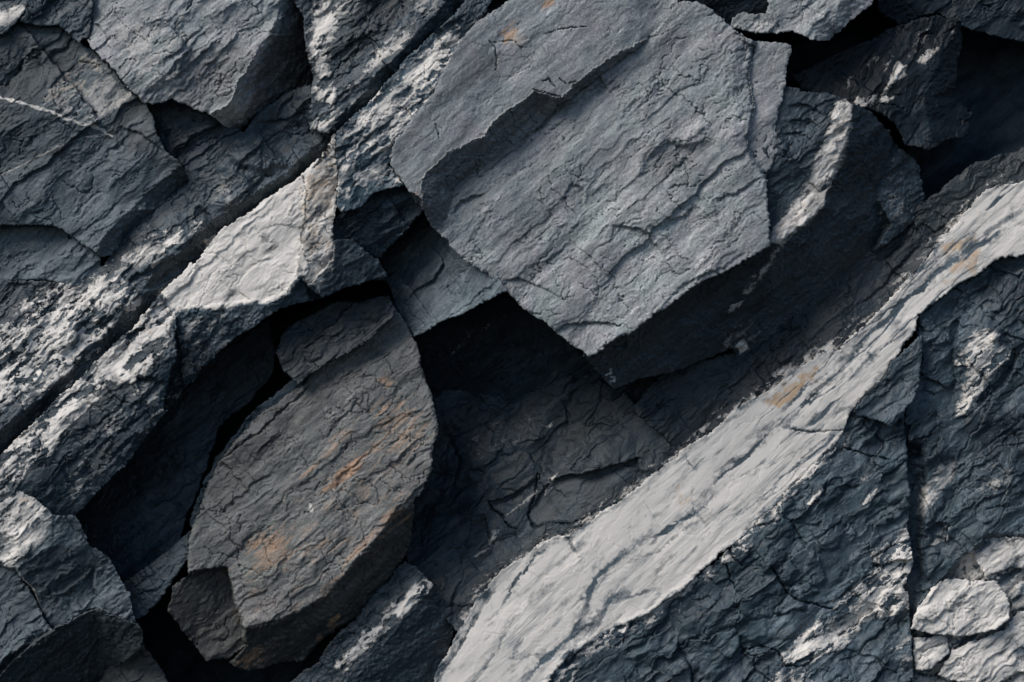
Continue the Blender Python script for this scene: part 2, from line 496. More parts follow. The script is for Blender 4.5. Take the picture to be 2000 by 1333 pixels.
        def ext(F, wall):
            f = F.ravel()
            return np.concatenate([f] + [wall[bv] if wall is None else f[bv]] * len(levels) + [np.zeros(1)])
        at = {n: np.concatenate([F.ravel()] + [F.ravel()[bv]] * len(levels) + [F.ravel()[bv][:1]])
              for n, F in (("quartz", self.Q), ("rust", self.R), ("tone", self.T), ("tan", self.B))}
        wall_q = np.concatenate(walls)
        org = put(np.array([np.mean(np.asarray(self.outline)[:, 0])]), np.array([np.mean(np.asarray(self.outline)[:, 1])]), np.array([self.h0]))[0]
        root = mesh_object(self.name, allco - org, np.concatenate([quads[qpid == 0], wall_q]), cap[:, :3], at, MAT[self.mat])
        root.location = org
        root["label"] = self.label; root["category"] = self.cat
        if self.group: root["group"] = self.group
        for i, (nm, lb) in enumerate(self.pnames):
            q = quads[qpid == i + 1]
            if len(q) < 8: continue
            o = mesh_object(nm, allco - org, q, None, at, MAT[self.mat])
            o.parent = root
            if lb: o["label"] = lb
        return root

def mesh_object(name, co, quads, tris, attrs, mat):
    used = np.unique(np.concatenate([quads.ravel()] + ([tris.ravel()] if tris is not None else [])))
    remap = np.full(len(co), -1); remap[used] = np.arange(len(used))
    q = remap[quads]; nq = len(q)
    t = remap[tris] if tris is not None else np.zeros((0, 3), int)
    me = bpy.data.meshes.new(name)
    me.vertices.add(len(used)); me.vertices.foreach_set("co", co[used].astype(np.float32).ravel())
    me.loops.add(nq * 4 + len(t) * 3)
    me.loops.foreach_set("vertex_index", np.concatenate([q.ravel(), t.ravel()]).astype(np.int32))
    me.polygons.add(nq + len(t))
    st = np.concatenate([np.arange(nq) * 4, nq * 4 + np.arange(len(t)) * 3]).astype(np.int32)
    me.polygons.foreach_set("loop_start", st)
    me.polygons.foreach_set("use_smooth", np.ones(nq + len(t), bool))
    for k, v in attrs.items():
        a = me.attributes.new(k, 'FLOAT', 'POINT'); a.data.foreach_set("value", v[used].astype(np.float32))
    me.materials.append(mat)
    me.update(calc_edges=True); me.validate()
    o = bpy.data.objects.new(name, me)
    scene.collection.objects.link(o)
    return o

# ------------------------------------------------------------------ setting: the ground and the cliff behind everything
def sheet(name, x0, x1, y0, y1, g, hfun, mat):
    X, Y = np.meshgrid(np.arange(x0, x1, g), np.arange(y0, y1, g))
    H = hfun(X, Y)
    ny, nx = X.shape
    idx = np.arange(ny * nx).reshape(ny, nx)
    quads = np.stack([idx[:-1, :-1], idx[1:, :-1], idx[1:, 1:], idx[:-1, 1:]], -1).reshape(-1, 4)
    co = put(X.ravel(), Y.ravel(), H.ravel())
    z = np.zeros(X.size)
    o = mesh_object(name, co, quads, None, {"quartz": z, "rust": z, "tone": z + 1, "tan": z}, mat)
    o["kind"] = "structure"
    return o

def cliff_h(X, Y):
    u = X * math.cos(ANG) - Y * math.sin(ANG); v = X * math.sin(ANG) + Y * math.cos(ANG)
    return -340 + 60 * chips(u / 300, v / 150, 3) + 22 * chips(u / 90, v / 45, 4) + 7 * chips(u / 30, v / 16, 5) + 4 * fbm(u / 16, v / 9, 4, 6)
sheet("cliff", -1300, 3300, -1000, 2360, 8, cliff_h, MAT['black'])

# ROCKS
def ground_h():
    g = 0.25
    xs = np.concatenate([-np.geomspace(400, 0.5, 40), np.linspace(-0.4, 0.4, 4), np.geomspace(0.5, 400, 40)])
    X, Y = np.meshgrid(xs, xs)
    Z = 0.02 * fbm(X * 2, Y * 2, 4, 91) + 0.0 * X
    ny, nx = X.shape
    idx = np.arange(ny * nx).reshape(ny, nx)
    quads = np.stack([idx[:-1, :-1], idx[:-1, 1:], idx[1:, 1:], idx[1:, :-1]], -1).reshape(-1, 4)
    z = np.zeros(X.size)
    o = mesh_object("ground", np.stack([X.ravel(), Y.ravel(), Z.ravel()], -1), quads, None, {"quartz": z, "rust": z, "tone": z + 1, "tan": z}, MAT['black'])
    o["kind"] = "structure"
ground_h()

# ---- upper left
r = Rock("rock", "small dark rock with one pale streak cut by the top left corner", "rock",
         [(-160,-90),(60,-90),(52,15),(35,45),(0,70),(-160,80)], 42, (.1,.1), 'dark')
r.quartz([(-60,70),(-60,20),(0,12),(40,4),(52,15),(25,42),(0,52)], .9, 6).build()

Rock("rock", "dark greenish knobbly rock at the top edge above the left cracked block", "rock",
     [(55,-90),(50,20),(38,44),(80,54),(118,52),(150,80),(168,72),(180,40),(192,-90)], 45, (.05,.05), 'dark', chip=1.2, tone=1.1).build()

r = Rock("boulder", "pale grey block at top left with a dark right-hand side and a pointed lower corner", "boulder",
         [(192,-90),(180,40),(166,75),(178,92),(225,140),(250,178),(285,203),(305,205),(325,200),(335,190),(352,200),(385,217),(410,223),
          (440,246),(470,260),(510,216),(550,182),(605,172),(612,150),(600,90),(590,30),(572,2),(578,-90)], 60, (.05,.09), 'slab', lump=1.4, chip=.8)
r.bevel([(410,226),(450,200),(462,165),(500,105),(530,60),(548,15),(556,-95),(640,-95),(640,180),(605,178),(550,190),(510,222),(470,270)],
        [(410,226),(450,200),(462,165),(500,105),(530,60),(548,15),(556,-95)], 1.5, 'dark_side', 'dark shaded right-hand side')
r.bevel([(350,205),(345,150),(365,100),(420,85),(490,95),(500,105),(462,165),(450,200),(410,226),(385,219)],
        [(350,205),(345,150),(365,100),(420,85),(490,95)], .18)
r.tint([(170,-90),(560,-90),(540,20),(400,60),(340,150),(345,200),(250,178),(180,90)], 1.05)
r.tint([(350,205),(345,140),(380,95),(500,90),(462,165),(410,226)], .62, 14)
r.quartz([(230,130),(200,60),(300,20),(380,10),(370,60),(340,140),(350,190),(320,195),(285,200)], .42, 25, .8, 22)
r.quartz([(285,203),(272,185),(330,170),(352,185),(330,196)], .55, 8, .7, 14)
r.tint([(505,120),(540,50),(570,-20),(620,150),(470,270)], .42)  # shade of the right-hand side painted into the tone
r.crack([(365,18),(372,8),(380,-10)], 3, 8)
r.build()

r = Rock("boulder", "big dark slate block at far left crossed by a thin pale vein", "boulder",
         [(-160,40),(30,42),(80,52),(118,50),(150,78),(178,92),(225,140),(250,178),(285,203),(330,295),(375,360),(340,397),(280,430),(245,470),
          (215,500),(190,505),(150,466),(115,441),(0,441),(-160,450)], 45, (.05,.07), 'grey', lump=1.2, chip=.65, fol=.75)
RB = [(185,497),(210,452),(262,400),(320,352),(352,322)]
r.bevel(RB[::1] + [(385,360),(340,405),(280,440),(245,480),(215,510),(190,515)], RB, 1.3, 'lower_edge', 'shaded lower right edge')
r.tint([(-160,30),(120,45),(178,92),(130,140),(75,205),(-20,190),(-160,150)], .62, 8)
r.tint([(250,190),(285,203),(375,360),(330,350),(215,270),(200,240)], .6, 12)
r.tint([(-160,200),(60,215),(210,270),(100,300),(-160,380)], .8, 15)
r.quartz([(165,95),(225,145),(258,185),(170,238),(120,225),(75,208),(110,160),(140,120)], .42, 10, .6, 18)
r.quartz([(165,97),(220,140),(200,140),(150,120)], .5, 8, .5)
r.quartz([(120,228),(170,222),(255,178),(262,192),(180,245),(140,240)], .55, 6, .7, 14)
r.qline([(-100,160),(0,188),(70,208),(110,222),(150,240),(190,248),(218,268)], 2.6, .7)
r.qline([(-60,372),(0,345),(50,318),(110,288),(170,268),(215,262)], 1.8, .45)
r.tan([(160,90),(240,150),(220,160),(60,215),(50,200),(120,140)], .7)
r.crack([(160,85),(178,93),(225,141),(250,180),(285,205)], 2.5, 10)
r.step([(60,80),(40,150),(10,190)], 10, 40)
r.step([(75,110),(85,140),(65,190)], 8, 30)
r.step([(230,250),(270,255),(330,300)], 8, 50)
r.build()

Rock("rock", "dark triangular wedge tucked under the pointed corner of the pale top-left block", "rock",
     [(283,200),(335,188),(405,222),(470,250),(480,262),(456,288),(420,318),(384,368),(375,361),(330,295)], 0, (.05,.1), 'dark', tone=.9).build()

r = Rock("rock", "smooth mid-grey slab at the left edge below the big dark slate block", "rock slab",
         [(-160,440),(0,440),(115,441),(150,466),(190,506),(198,530),(150,562),(70,546),(0,545),(-160,560)], 22, (.10,.16), 'grey', chip=.35, lump=.8, tone=1.25)
r.bevel([(150,466),(190,500),(210,540),(150,575),(60,556),(120,520)], [(60,548),(120,515),(150,470)], .35)
r.build()

r = Rock("schist_band", "long dark schist band mottled with white, above the smooth white face at left", "rock",
         [(375,352),(456,285),(480,258),(512,214),(560,180),(606,168),(614,200),(606,252),(660,262),(594,342),(452,442),(332,562),(237,667),(122,777),(0,892),
          (-160,1040),(-160,540),(0,540),(150,560),(196,525),(215,498),(280,425)], 24, (.02,.10), 'dark', chip=1.25, lump=1.2, fol=1.2, tone=1.12)
RD = [(660,240),(560,335),(430,425),(310,525),(205,655),(90,770),(-30,865),(-160,960)]
r.bevel(RD + [(-160,1060),(0,910),(140,795),(250,690),(345,585),(470,460),(610,360),(680,270)], RD, 1.3, 'lower_edge', 'dark shaded lower edge')
r.quartz([(-160,660),(0,640),(80,580),(150,550),(210,540),(240,510),(320,450),(390,440),(330,500),(260,560),(290,600),(205,655),(90,770),(-160,900)], 1.0, 26, .95, 17)
r.quartz([(245,515),(270,485),(330,465),(310,495),(260,530)], .9, 8, .5, 15)
r.quartz([(160,575),(190,550),(225,560),(228,590),(190,605)], .95, 10, .4, 18)
r.quartz([(140,540),(150,534),(158,545),(150,558),(140,552)], .8, 4, .4, 12)
r.quartz([(390,480),(420,455),(425,475),(400,490)], .6, 6, .6, 12)
r.quartz([(300,575),(320,562),(330,580),(310,590)], .7, 6, .6, 12)
r.quartz([(188,500),(225,475),(232,485),(195,503)], .9, 4, .4, 12)
r.quartz([(430,330),(470,350),(480,400),(440,420),(400,400)], .35, 16, .9, 14)
r.lift([(430,350),(455,335),(490,350),(500,390),(470,410),(440,400)], 10, 8)
r.lift([(440,295),(480,285),(540,300),(560,320),(520,335),(470,325)], 9, 8)
r.step([(380,400),(410,420),(420,450),(460,460)], 14, 25)
r.step([(500,240),(560,235),(600,215)], 10, 30)
r.lift([(255,545),(330,505),(400,480),(390,510),(310,560),(250,575)], 8, 5, tilt=(.1,.1), rg=.5)
r.tint([(-160,545),(60,545),(140,565),(60,600),(-160,650)], .7)
r.build()

# ---- the long prow of rock below it
FU = [(-160,1036),(0,888),(120,773),(235,664),(330,559),(450,439),(592,339),(657,262)]
r = Rock("boulder", "long leaning rock with a smooth white quartz face, overhanging the dark hollow at left", "boulder",
         FU + [(652,300),(663,345),(656,400),(651,470),(690,470),(736,505),(757,545),(700,557),(613,584),(536,608),(445,671),(350,773),(263,887),(210,947),(147,1006),
               (60,1070),(-160,1160)], 74, (.06,.02), 'dark', chip=.8, lump=.9)
F1 = [(345,613),(427,597),(518,592),(560,570),(580,541)]
F2 = [(345,613),(338,680),(312,742),(262,785),(190,850),(120,905),(50,965)]
F3 = [(602,338),(599,420),(591,480),(580,541)]
r.bevel(F1 + [(600,556),(625,575),(640,605),(536,640),(445,700),(350,800),(320,800),(330,745),(345,690)], F1, .62, 'underside', 'shaded grey overhanging underside')
r.bevel(F2 + [(60,1090),(150,1040),(215,970),(275,905),(365,790),(350,690)], F2, .42, 'speckled_face', 'grey face blotched with white below the overhang')
r.bevel([(602,338),(660,255),(675,345),(668,400),(655,470),(640,520),(600,560),(580,541),(591,480),(599,420)], F3, .32, 'brown_stained_face', 'pale face stained light brown')
r.bevel([(600,560),(640,520),(652,465),(700,460),(750,500),(775,550),(700,580),(613,604)], [(598,548),(640,515),(652,462)], .45)
r.step([(265,745),(290,738),(310,748),(340,745)], 16, 30)
r.step([(230,640),(300,560),(330,570)], 6, 20)
r.quartz([(660,250),(590,320),(440,430),(300,560),(345,613),(427,597),(518,592),(560,570),(580,541),(591,480),(602,340)], 1.05, 7, .22, 26)
r.quartz([(602,338),(660,255),(668,345),(660,400),(652,470),(645,530),(625,565),(600,550),(580,541),(595,450)], .8, 7, .4, 18)
r.quartz([(320,550),(345,612),(335,690),(270,750),(230,740),(150,820),(70,930),(20,960),(-160,1130),(-160,1000),(0,870),(120,755),(235,645)], .85, 14, .75, 24)
r.quartz([(120,930),(200,850),(270,770),(330,740),(345,775),(260,885),(150,985)], .55, 20, 1.0, 16)
r.quartz([(345,690),(350,620),(430,605),(520,598),(540,608),(450,672),(350,770)], .42, 14, 1.0, 14)
r.tint([(345,613),(427,597),(518,592),(600,560),(610,590),(536,612),(440,680),(350,780),(300,790),(330,690)], 1.6, 8)
r.qpart([(657,250),(592,325),(450,425),(310,555),(345,620),(427,605),(518,600),(565,575),(580,541),(591,480),(602,340)], 'quartz_face', 'smooth white quartz face')
r.tan([(590,340),(640,300),(655,345),(645,440),(640,500),(600,500),(588,440)], .72, 14)
r.tan([(270,640),(285,625),(300,640),(280,655)], .6)
r.crack([(592,345),(601,380),(594,440),(585,500)], 2.4, 6)
r.streak([(505,455),(540,440),(590,442)], 3.5, .7)
r.streak([(600,410),(620,390),(632,372)], 2.5, .5)
for a, b in ((440,530),(470,500),(530,490),(450,575),(510,560),(520,470)):
    r.streak([(a-12,b+8),(a,b),(a+14,b-7)], 6, .55)
r.build()

r = Rock("rock", "small dark block with a pale lit ledge, just left of the black central hole", "rock",
         [(650,462),(656,425),(668,412),(706,402),(722,380),(790,363),(818,385),(830,417),(783,460),(740,503),(692,474),(660,484)], 66, (0,.05), 'dark', chip=.7)
r.bevel([(640,470),(660,440),(700,420),(740,411),(822,384),(850,420),(783,480),(740,520),(660,500)], [(640,462),(660,440),(700,420),(740,411),(822,384)], .72, 'front', 'dark front')
r.bevel([(640,470),(660,440),(700,420),(740,411),(822,384),(790,350),(720,370),(690,395),(640,420)], [(640,462),(660,440),(700,420),(740,411),(822,384)], .35)
r.tint([(690,425),(745,408),(825,384),(790,362),(722,380)], 2.0, 4)  # light on the ledge top painted in as a brighter tone
r.step([(735,460),(770,445),(825,420)], -8, 30)
r.build()

r = Rock("schist_band", "white-speckled schist band beside the big slab's upper left edge", "rock",
         [(660,262),(747,166),(802,111),(862,53),(902,11),(935,-90),(985,-90),(962,0),(941,35),(928,68),(909,112),(892,154),(865,190),(843,210),(804,259),(780,290),(758,319),
          (772,335),(781,352),(790,364),(722,382),(706,403),(667,413),(657,400),(664,345),(653,300)], 88, (-.05,.02), 'dark', chip=1.0, lump=1.3, fol=1.2, tone=1.9)
RG = [(925,50),(880,130),(850,165),(800,235),(745,300),(720,335)]
r.bevel(RG + [(760,345),(770,310),(815,265),(860,215),(905,160),(945,70)], RG, .3)
r.quartz([(660,265),(750,170),(840,90),(900,60),(905,110),(880,165),(840,210),(790,260),(755,315),(780,350),(720,378),(668,410),(655,330)], .95, 16, .95, 24)
r.quartz([(725,240),(750,200),(790,190),(780,220),(740,250)], .85, 9, .5, 14)
r.quartz([(765,170),(800,120),(870,60),(880,80),(830,120),(800,160)], .6, 10, .7, 14)
r.qline([(790,190),(815,180),(835,175),(850,165),(870,155)], 3, .7)
r.qline([(720,300),(745,270),(790,250),(820,225),(840,205)], 3, .7)
r.step([(835,40),(850,70),(862,58)], 14, 20)
r.streak([(700,330),(708,290),(730,255),(760,240)], 4, .7)
r.tint([(860,60),(900,10),(960,-60),(940,40),(900,90)], .6)
r.build()

r = Rock("schist_band", "mottled schist band at the top, between the pale block and a dark crease", "rock",
         [(556,-90),(572,0),(590,30),(600,90),(612,150),(607,175),(606,252),(660,264),(747,168),(802,113),(862,55),(902,13),(935,-90)], 58, (.05,.05), 'dark', chip=1.3, lump=1.4, fol=1.2)
RH = [(640,262),(700,190),(745,135),(790,95),(840,40),(880,-10),(905,-90)]
r.bevel(RH + [(960,-90),(910,20),(870,65),(810,125),(755,180),(665,275)], RH, 1.4, 'shaded_edge', 'dark shaded edge along the crease')
r.quartz([(600,40),(650,-60),(720,-60),(690,10),(660,60),(640,140),(650,180),(660,215),(640,262),(606,252),(612,160)], .85, 14, .85, 24)
r.quartz([(680,170),(720,110),(770,70),(820,30),(860,-10),(850,20),(790,90),(740,130),(690,195)], .75, 14, .9, 20)
r.quartz([(800,0),(860,-60),(900,-40),(850,30),(815,40)], .5, 14, .9, 14)
r.tint([(680,70),(700,10),(790,-40),(800,20),(740,70),(690,130),(665,140)], .62)
r.build()

# ---- the big slab and its neighbours
KL = [(1000,-120),(1300,-120),(1330,2),(1363,7),(1405,33),(1440,60),(1475,80),(1510,84),(1542,88),(1546,105),(1535,140),(1530,182),(1517,224),(1512,252),(1520,290),(1507,322),
      (1494,336),(1499,378),(1503,448),(1507,484),(1440,517),(1363,556),(1298,603),(1231,650),(1151,703),(1081,643),(1028,605),(976,559),(916,514),(860,465),(830,417),(790,363),
      (762,318),(780,262),(850,172),(900,80),(930,50),(1016,-10)]
r = Rock("rock_slab", "huge pale grey slab filling the upper middle, its flat face split by a diagonal ledge", "rock slab",
         KL, 70, (.03,.07), 'slab', chip=.4, lump=.9, fol=.5, rough=1.1, fac=.45, edge=3, ang=math.radians(43))
KR = [(1268,75),(1200,112),(1140,144),(1095,194),(1046,175),(993,210),(958,242),(948,266),(874,298),(825,350),(822,391)]
strip = KR + [(790,370),(740,318),(780,240),(850,150),(900,60),(930,20),(1000,-130),(1330,-130),(1310,30)]
r.part(strip, 'upper_ledge', 'smoother pale strip along the upper left')
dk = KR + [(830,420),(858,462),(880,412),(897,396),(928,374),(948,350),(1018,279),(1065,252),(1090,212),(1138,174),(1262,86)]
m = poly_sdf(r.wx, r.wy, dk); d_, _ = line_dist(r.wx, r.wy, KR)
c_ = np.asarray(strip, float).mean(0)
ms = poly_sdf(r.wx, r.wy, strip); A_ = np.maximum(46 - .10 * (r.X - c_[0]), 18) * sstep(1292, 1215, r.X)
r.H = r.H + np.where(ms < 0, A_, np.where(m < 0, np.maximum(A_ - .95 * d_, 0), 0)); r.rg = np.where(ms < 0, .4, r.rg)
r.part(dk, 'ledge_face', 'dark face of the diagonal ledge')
r.tint(dk, .62, 6)  # the ledge face turns from the sun; its shade is deepened in the tone
r.step([(960,330),(1010,290),(1060,245),(1100,205)], 8, 18)
r.lift([(1472,95),(1465,133),(1468,175),(1475,210),(1458,273),(1465,305),(1489,331),(1496,345),(1540,320),(1560,200),(1570,70),(1480,70)], -15, 5, 'side_ledge', 'narrow lower ledge along the right', rg=.5)
r.bevel([(1440,70),(1436,130),(1430,180),(1440,215),(1425,280),(1462,300),(1458,273),(1475,210),(1468,175),(1465,133),(1478,90)], [(1440,70),(1436,130),(1430,180),(1440,215),(1425,280)], .3)
r.step([(1250,350),(1268,305),(1310,276),(1350,288),(1400,272)], 15, 60, 9)
r.step([(1200,440),(1245,449),(1270,457),(1279,478),(1296,502)], 14, 45, 3)
r.step([(1084,647),(1105,634),(1147,631),(1186,629),(1209,640)], 9, 30, 2)
r.crack([(1084,647),(1105,634),(1147,631),(1186,629),(1209,640)], 3, 8)
r.step([(976,561),(990,547),(1012,541),(1060,560),(1110,590)], 7, 35, 2)
r.step([(880,420),(900,394),(925,384),(950,382)], 12, 30, 2)
r.step([(1095,400),(1118,358),(1137,365),(1146,385),(1140,410)], 8, 30)
r.step([(1390,395),(1440,380),(1495,335)], 8, 50)
r.step([(1300,440),(1340,420),(1355,400)], 10, 40)
r.step([(1255,250),(1320,180),(1380,150)], 5, 50)
r.step([(1290,600),(1330,560),(1400,530),(1460,490)], 7, 30)
r.crack([(1062,160),(1075,157),(1089,173)], 3, 10)
r.crack([(1044,174),(1070,186),(1100,196)], 4, 14)
r.crack([(1098,153),(1110,165),(1124,160)], 2.5, 9)
r.crack([(1068,67),(1098,58),(1148,49)], 2.2, 7)
r.crack([(955,80),(968,95),(973,118),(968,140)], 2.6, 8)
r.crack([(960,84),(990,80),(1008,78),(1022,95)], 2.0, 6)
r.crack([(1320,82),(1345,74)], 2, 6); r.crack([(1438,62),(1452,70),(1460,78)], 2, 6)
r.crack([(850,245),(856,262),(860,275)], 2.2, 6)
r.tint([(1016,-10),(1110,20),(1095,60),(1040,70),(990,110),(940,90),(960,50)], 1.12)
r.tint([(910,90),(960,80),(972,120),(940,160),(860,210),(800,290),(790,330),(770,300),(860,180)], .72, 14)  # shading at the strip's left painted as darker stone
r.tint([(1255,300),(1310,278),(1380,300),(1370,350),(1290,370),(1240,350)], .72, 18)  # soft shade of the hollow painted into the tone
r.tan([(975,70),(1010,45),(1030,75),(1010,100),(985,95)], .9, 10); r.quartz([(970,70),(1010,45),(1060,60),(1030,90),(985,100)], .42, 12, .7, 16)
r.rust([(980,65),(1005,50),(1015,72),(990,85)], .75, 8)
r.rust([(1055,-5),(1075,-10),(1080,8),(1060,12)], .8, 6)
r.rust([(808,372),(826,380),(822,395),(812,388)], .6, 6)
r.quartz([(795,365),(870,300),(950,255),(940,270),(860,320),(815,372)], .36, 10, .7, 16)
r.build()

LK = [(1525,470),(1440,510),(1363,549),(1298,596),(1231,643),(1140,702)]
r = Rock("boulder", "dark rock behind the right side of the big slab, marked by a pale tan streak", "boulder",
         [(1500,160),(1560,176),(1610,180),(1640,192),(1700,217),(1745,275),(1787,315),(1813,382),(1783,434),(1740,470),(1696,496),(1649,549),(1617,585),(1570,640),(1524,692),
          (1440,722),(1433,682),(1350,713),(1263,738),(1200,762),(1140,700),(1200,600),(1400,450),(1460,330),(1480,200)], 40, (-.05,.05), 'dark', chip=.9, lump=.8, tone=.85)
LR = [(1668,200),(1654,273),(1626,333),(1608,403),(1560,450),(1525,470)]
r.bevel(LR + LK[1:] + [(1200,800),(1530,740),(1680,590),(1800,500),(1860,380),(1800,270),(1700,190)], LR + LK[1:], .95, 'shaded_side', 'nearly black shaded lower side')
r.lift([(1748,276),(1722,330),(1716,400),(1740,436),(1700,500),(1760,480),(1830,400),(1800,300)], 26, 4, 'right_corner', 'knob at the right corner, painted lighter as if lit', tilt=(.5,.35))
r.tint([(1748,276),(1722,330),(1716,400),(1740,436),(1700,500),(1760,480),(1830,400),(1800,300)], 1.5, 4)  # lit facet of the knob brightened in colour too
r.tint([(1510,190),(1600,190),(1580,350),(1540,420),(1505,440)], 1.35, 10)
r.quartz([(1632,192),(1668,205),(1660,273),(1634,333),(1608,400),(1572,445),(1530,485),(1500,475),(1518,425),(1566,378),(1592,310),(1616,250)], .8, 7, .5, 16)
r.quartz([(1538,478),(1515,520),(1475,560),(1440,610),(1424,612),(1450,570),(1500,515),(1508,490)], .62, 6, .6, 14)
r.quartz([(1436,672),(1450,662),(1468,676),(1462,696),(1444,696)], .8, 5, .5, 12)
r.quartz([(1400,640),(1460,625),(1500,640),(1480,680),(1420,690)], .36, 12, 1.0, 10)
r.quartz([(1180,730),(1192,722),(1204,745),(1196,756)], .6, 5, .6, 10)
r.quartz([(1740,300),(1790,380),(1770,430),(1720,470),(1720,400)], .3, 14, 1.0, 10)
r.tan([(1503,440),(1560,400),(1600,350),(1560,480),(1430,620),(1420,600),(1500,500)], .4, 10)
r.tan([(1610,250),(1660,200),(1650,300),(1600,340)], .4, 10)
r.qpart([(1600,180),(1690,190),(1670,300),(1620,400),(1560,480),(1490,490),(1500,400),(1560,350)], 'quartz_streak', 'pale tan streak running down the rock')
r.step([(1540,210),(1580,205),(1610,230)], 8, 18); r.step([(1545,240),(1580,235),(1605,250)], 8, 18); r.step([(1525,265),(1560,258),(1590,280)], 8, 20)
r.build()

r = Rock("boulder", "very dark rock at upper right flecked with small pale quartz patches", "boulder",
         [(1545,150),(1650,100),(1745,55),(1830,30),(1880,40),(1878,100),(1858,190),(1900,225),(1890,265),(1820,292),(1770,287),(1745,240),(1700,214),(1655,200),(1620,190),(1560,172)],
         -72, (.0,.05), 'black', chip=1.1, tone=.45, ang=math.radians(58))
r.bevel([(1880,30),(1840,110),(1800,190),(1830,290),(1920,290),(1920,30)], [(1860,20),(1840,110),(1800,190),(1830,295)], .7)
r.quartz([(1728,170),(1752,122),(1772,130),(1770,150),(1740,170),(1715,190)], .9, 6, .5, 12)
r.quartz([(1720,130),(1740,98),(1748,104),(1726,140)], .55, 5, .6, 10)
r.quartz([(1790,120),(1810,100),(1845,78),(1840,92),(1805,130)], .55, 5, .6, 10)
r.quartz([(1665,195),(1690,185),(1740,185),(1770,165),(1750,195),(1700,205),(1680,235)], .7, 6, .8, 10)
r.quartz([(1650,170),(1660,145),(1670,150),(1656,178)], .45, 4, .6, 8)
r.quartz([(1690,130),(1712,105),(1718,110),(1700,140)], .4, 4, .6, 8)
r.quartz([(1855,62),(1868,56),(1866,66)], .7, 3, .4, 8)
r.quartz([(1760,110),(1790,70),(1830,45),(1810,80),(1780,115)], .4, 10, 1, 10)
r.qpart([(1700,200),(1725,110),(1780,120),(1770,170)], 'quartz_patch', 'largest pale quartz fleck')
r.tint([(1790,130),(1850,110),(1830,180),(1800,200)], 1.7); r.tint([(1740,215),(1800,200),(1850,260),(1780,285)], 1.4)
r.build()

r = Rock("boulder", "rounded grey boulder peeping in at the top edge above the slab's right corner", "boulder",
         [(1500,-90),(1502,15),(1497,30),(1450,26),(1429,38),(1430,55),(1468,63),(1517,68),(1545,62),(1580,80),(1620,80),(1652,52),(1690,20),(1720,-20),(1740,-90)], 6, (.1,.06), 'slab', chip=.7)
r.bevel([(1640,-100),(1645,0),(1625,40),(1590,70),(1580,100),(1660,100),(1800,-100)], [(1640,-100),(1645,0),(1625,40),(1590,70)], .75, 'dark_side')
r.bevel([(1425,60),(1460,44),(1500,36),(1520,55),(1545,62),(1517,75),(1440,70)], [(1425,52),(1460,44),(1500,36),(1540,58)], -.3)
r.quartz([(1430,52),(1470,40),(1500,32),(1520,50),(1545,58),(1517,66),(1468,62)], .4, 6, .7, 12)
r.tint([(1500,40),(1470,5),(1440,20),(1430,50)], .75)
r.build()

Rock("rock", "added black rock darkening the gap between the big slab's top corner and the grey boulder", "rock",
     [(1250,-130),(1540,-130),(1540,60),(1470,70),(1400,60),(1330,20)], -60, (0,-.35), 'black', tone=.7).build()  # added block; its black colour stands in for shade in the gap

Rock("rock", "nearly black brownish rock along the top right corner", "rock",
     [(1690,-120),(1715,20),(1760,52),(1830,25),(1900,62),(2000,84),(2160,60),(2160,-120)], -190, (0,-.1), 'black', tone=.8).build()

r = Rock("rock", "dark shale shelf along the upper side of the long white vein", "rock",
         [(1290,848),(1230,800),(1300,720),(1440,690),(1560,600),(1650,530),(1740,450),(1830,375),(1900,320),(1990,290),(2160,220),(2160,262),(2000,368),(1926,374),(1842,464),
          (1792,532),(1702,622),(1642,684),(1502,764),(1402,834),(1332,884)], -78, (.12,.14), 'dark', chip=.9, tone=.6)
r.quartz([(1290,905),(1400,815),(1500,745),(1570,690),(1640,665),(1700,605),(1790,515),(1830,455),(1900,375),(1990,340),(2010,380),(1700,660),(1330,930)], .75, 16, .9, 14)
r.step([(1650,620),(1740,540),(1800,470)], 8, 40); r.step([(1800,440),(1830,460),(1850,430)], 10, 30)
r.build()

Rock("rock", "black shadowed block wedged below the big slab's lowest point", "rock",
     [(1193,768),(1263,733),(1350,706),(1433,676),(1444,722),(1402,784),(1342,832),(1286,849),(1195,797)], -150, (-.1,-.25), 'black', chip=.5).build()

r = Rock("boulder", "dark blue-grey rock face at lower middle between the rusty slab and the white vein", "boulder",
         [(840,780),(850,690),(1000,690),(1130,720),(1220,770),(1290,845),(1335,884),(1222,974),(1122,1044),(1052,1064),(962,1134),(896,1238),(860,1190),(835,1140),(800,1104),(790,1060),(800,980),(838,888)],
         -135, (.15,.30), 'dark', chip=.6, lump=1.2, fol=.5, rough=.6, tone=.75, fac=1.9, net=.5)
r.quartz([(880,1245),(950,1125),(1045,1055),(1112,1030),(1225,955),(1340,870),(1350,900),(1120,1070),(900,1300)], .7, 14, .95, 14)
r.lift([(1060,950),(1085,935),(1160,925),(1250,892),(1235,960),(1150,1010),(1045,1030),(1035,1000)], 9, 3, 'loose_plate', 'smooth flat plate', tilt=(.05,.05), rg=.4)
r.crack([(955,982),(966,1002),(992,1028),(1010,1036)], 4, 14)
r.crack([(1052,928),(1042,962),(1034,1005),(1046,1031),(1100,1024),(1160,1004),(1224,972)], 4, 12)
r.step([(955,985),(1000,968),(1050,935)], 16, 35)
r.step([(946,1005),(952,1040),(965,1070)], 14, 30)
r.step([(880,850),(900,900),(880,960)], 9, 40)
r.quartz([(1062,948),(1075,930),(1092,926),(1078,945),(1060,975)], .7, 5, .6, 10)
r.quartz([(962,1040),(980,1032),(975,1055),(950,1075)], .55, 5, .7, 10)
r.qline([(990,1010),(1015,990),(1045,960)], 3, .45)
r.qline([(925,1090),(950,1075),(975,1058)], 2.5, .4)
r.quartz([(1060,835),(1080,822),(1085,838),(1068,846)], .5, 5, .7, 8)
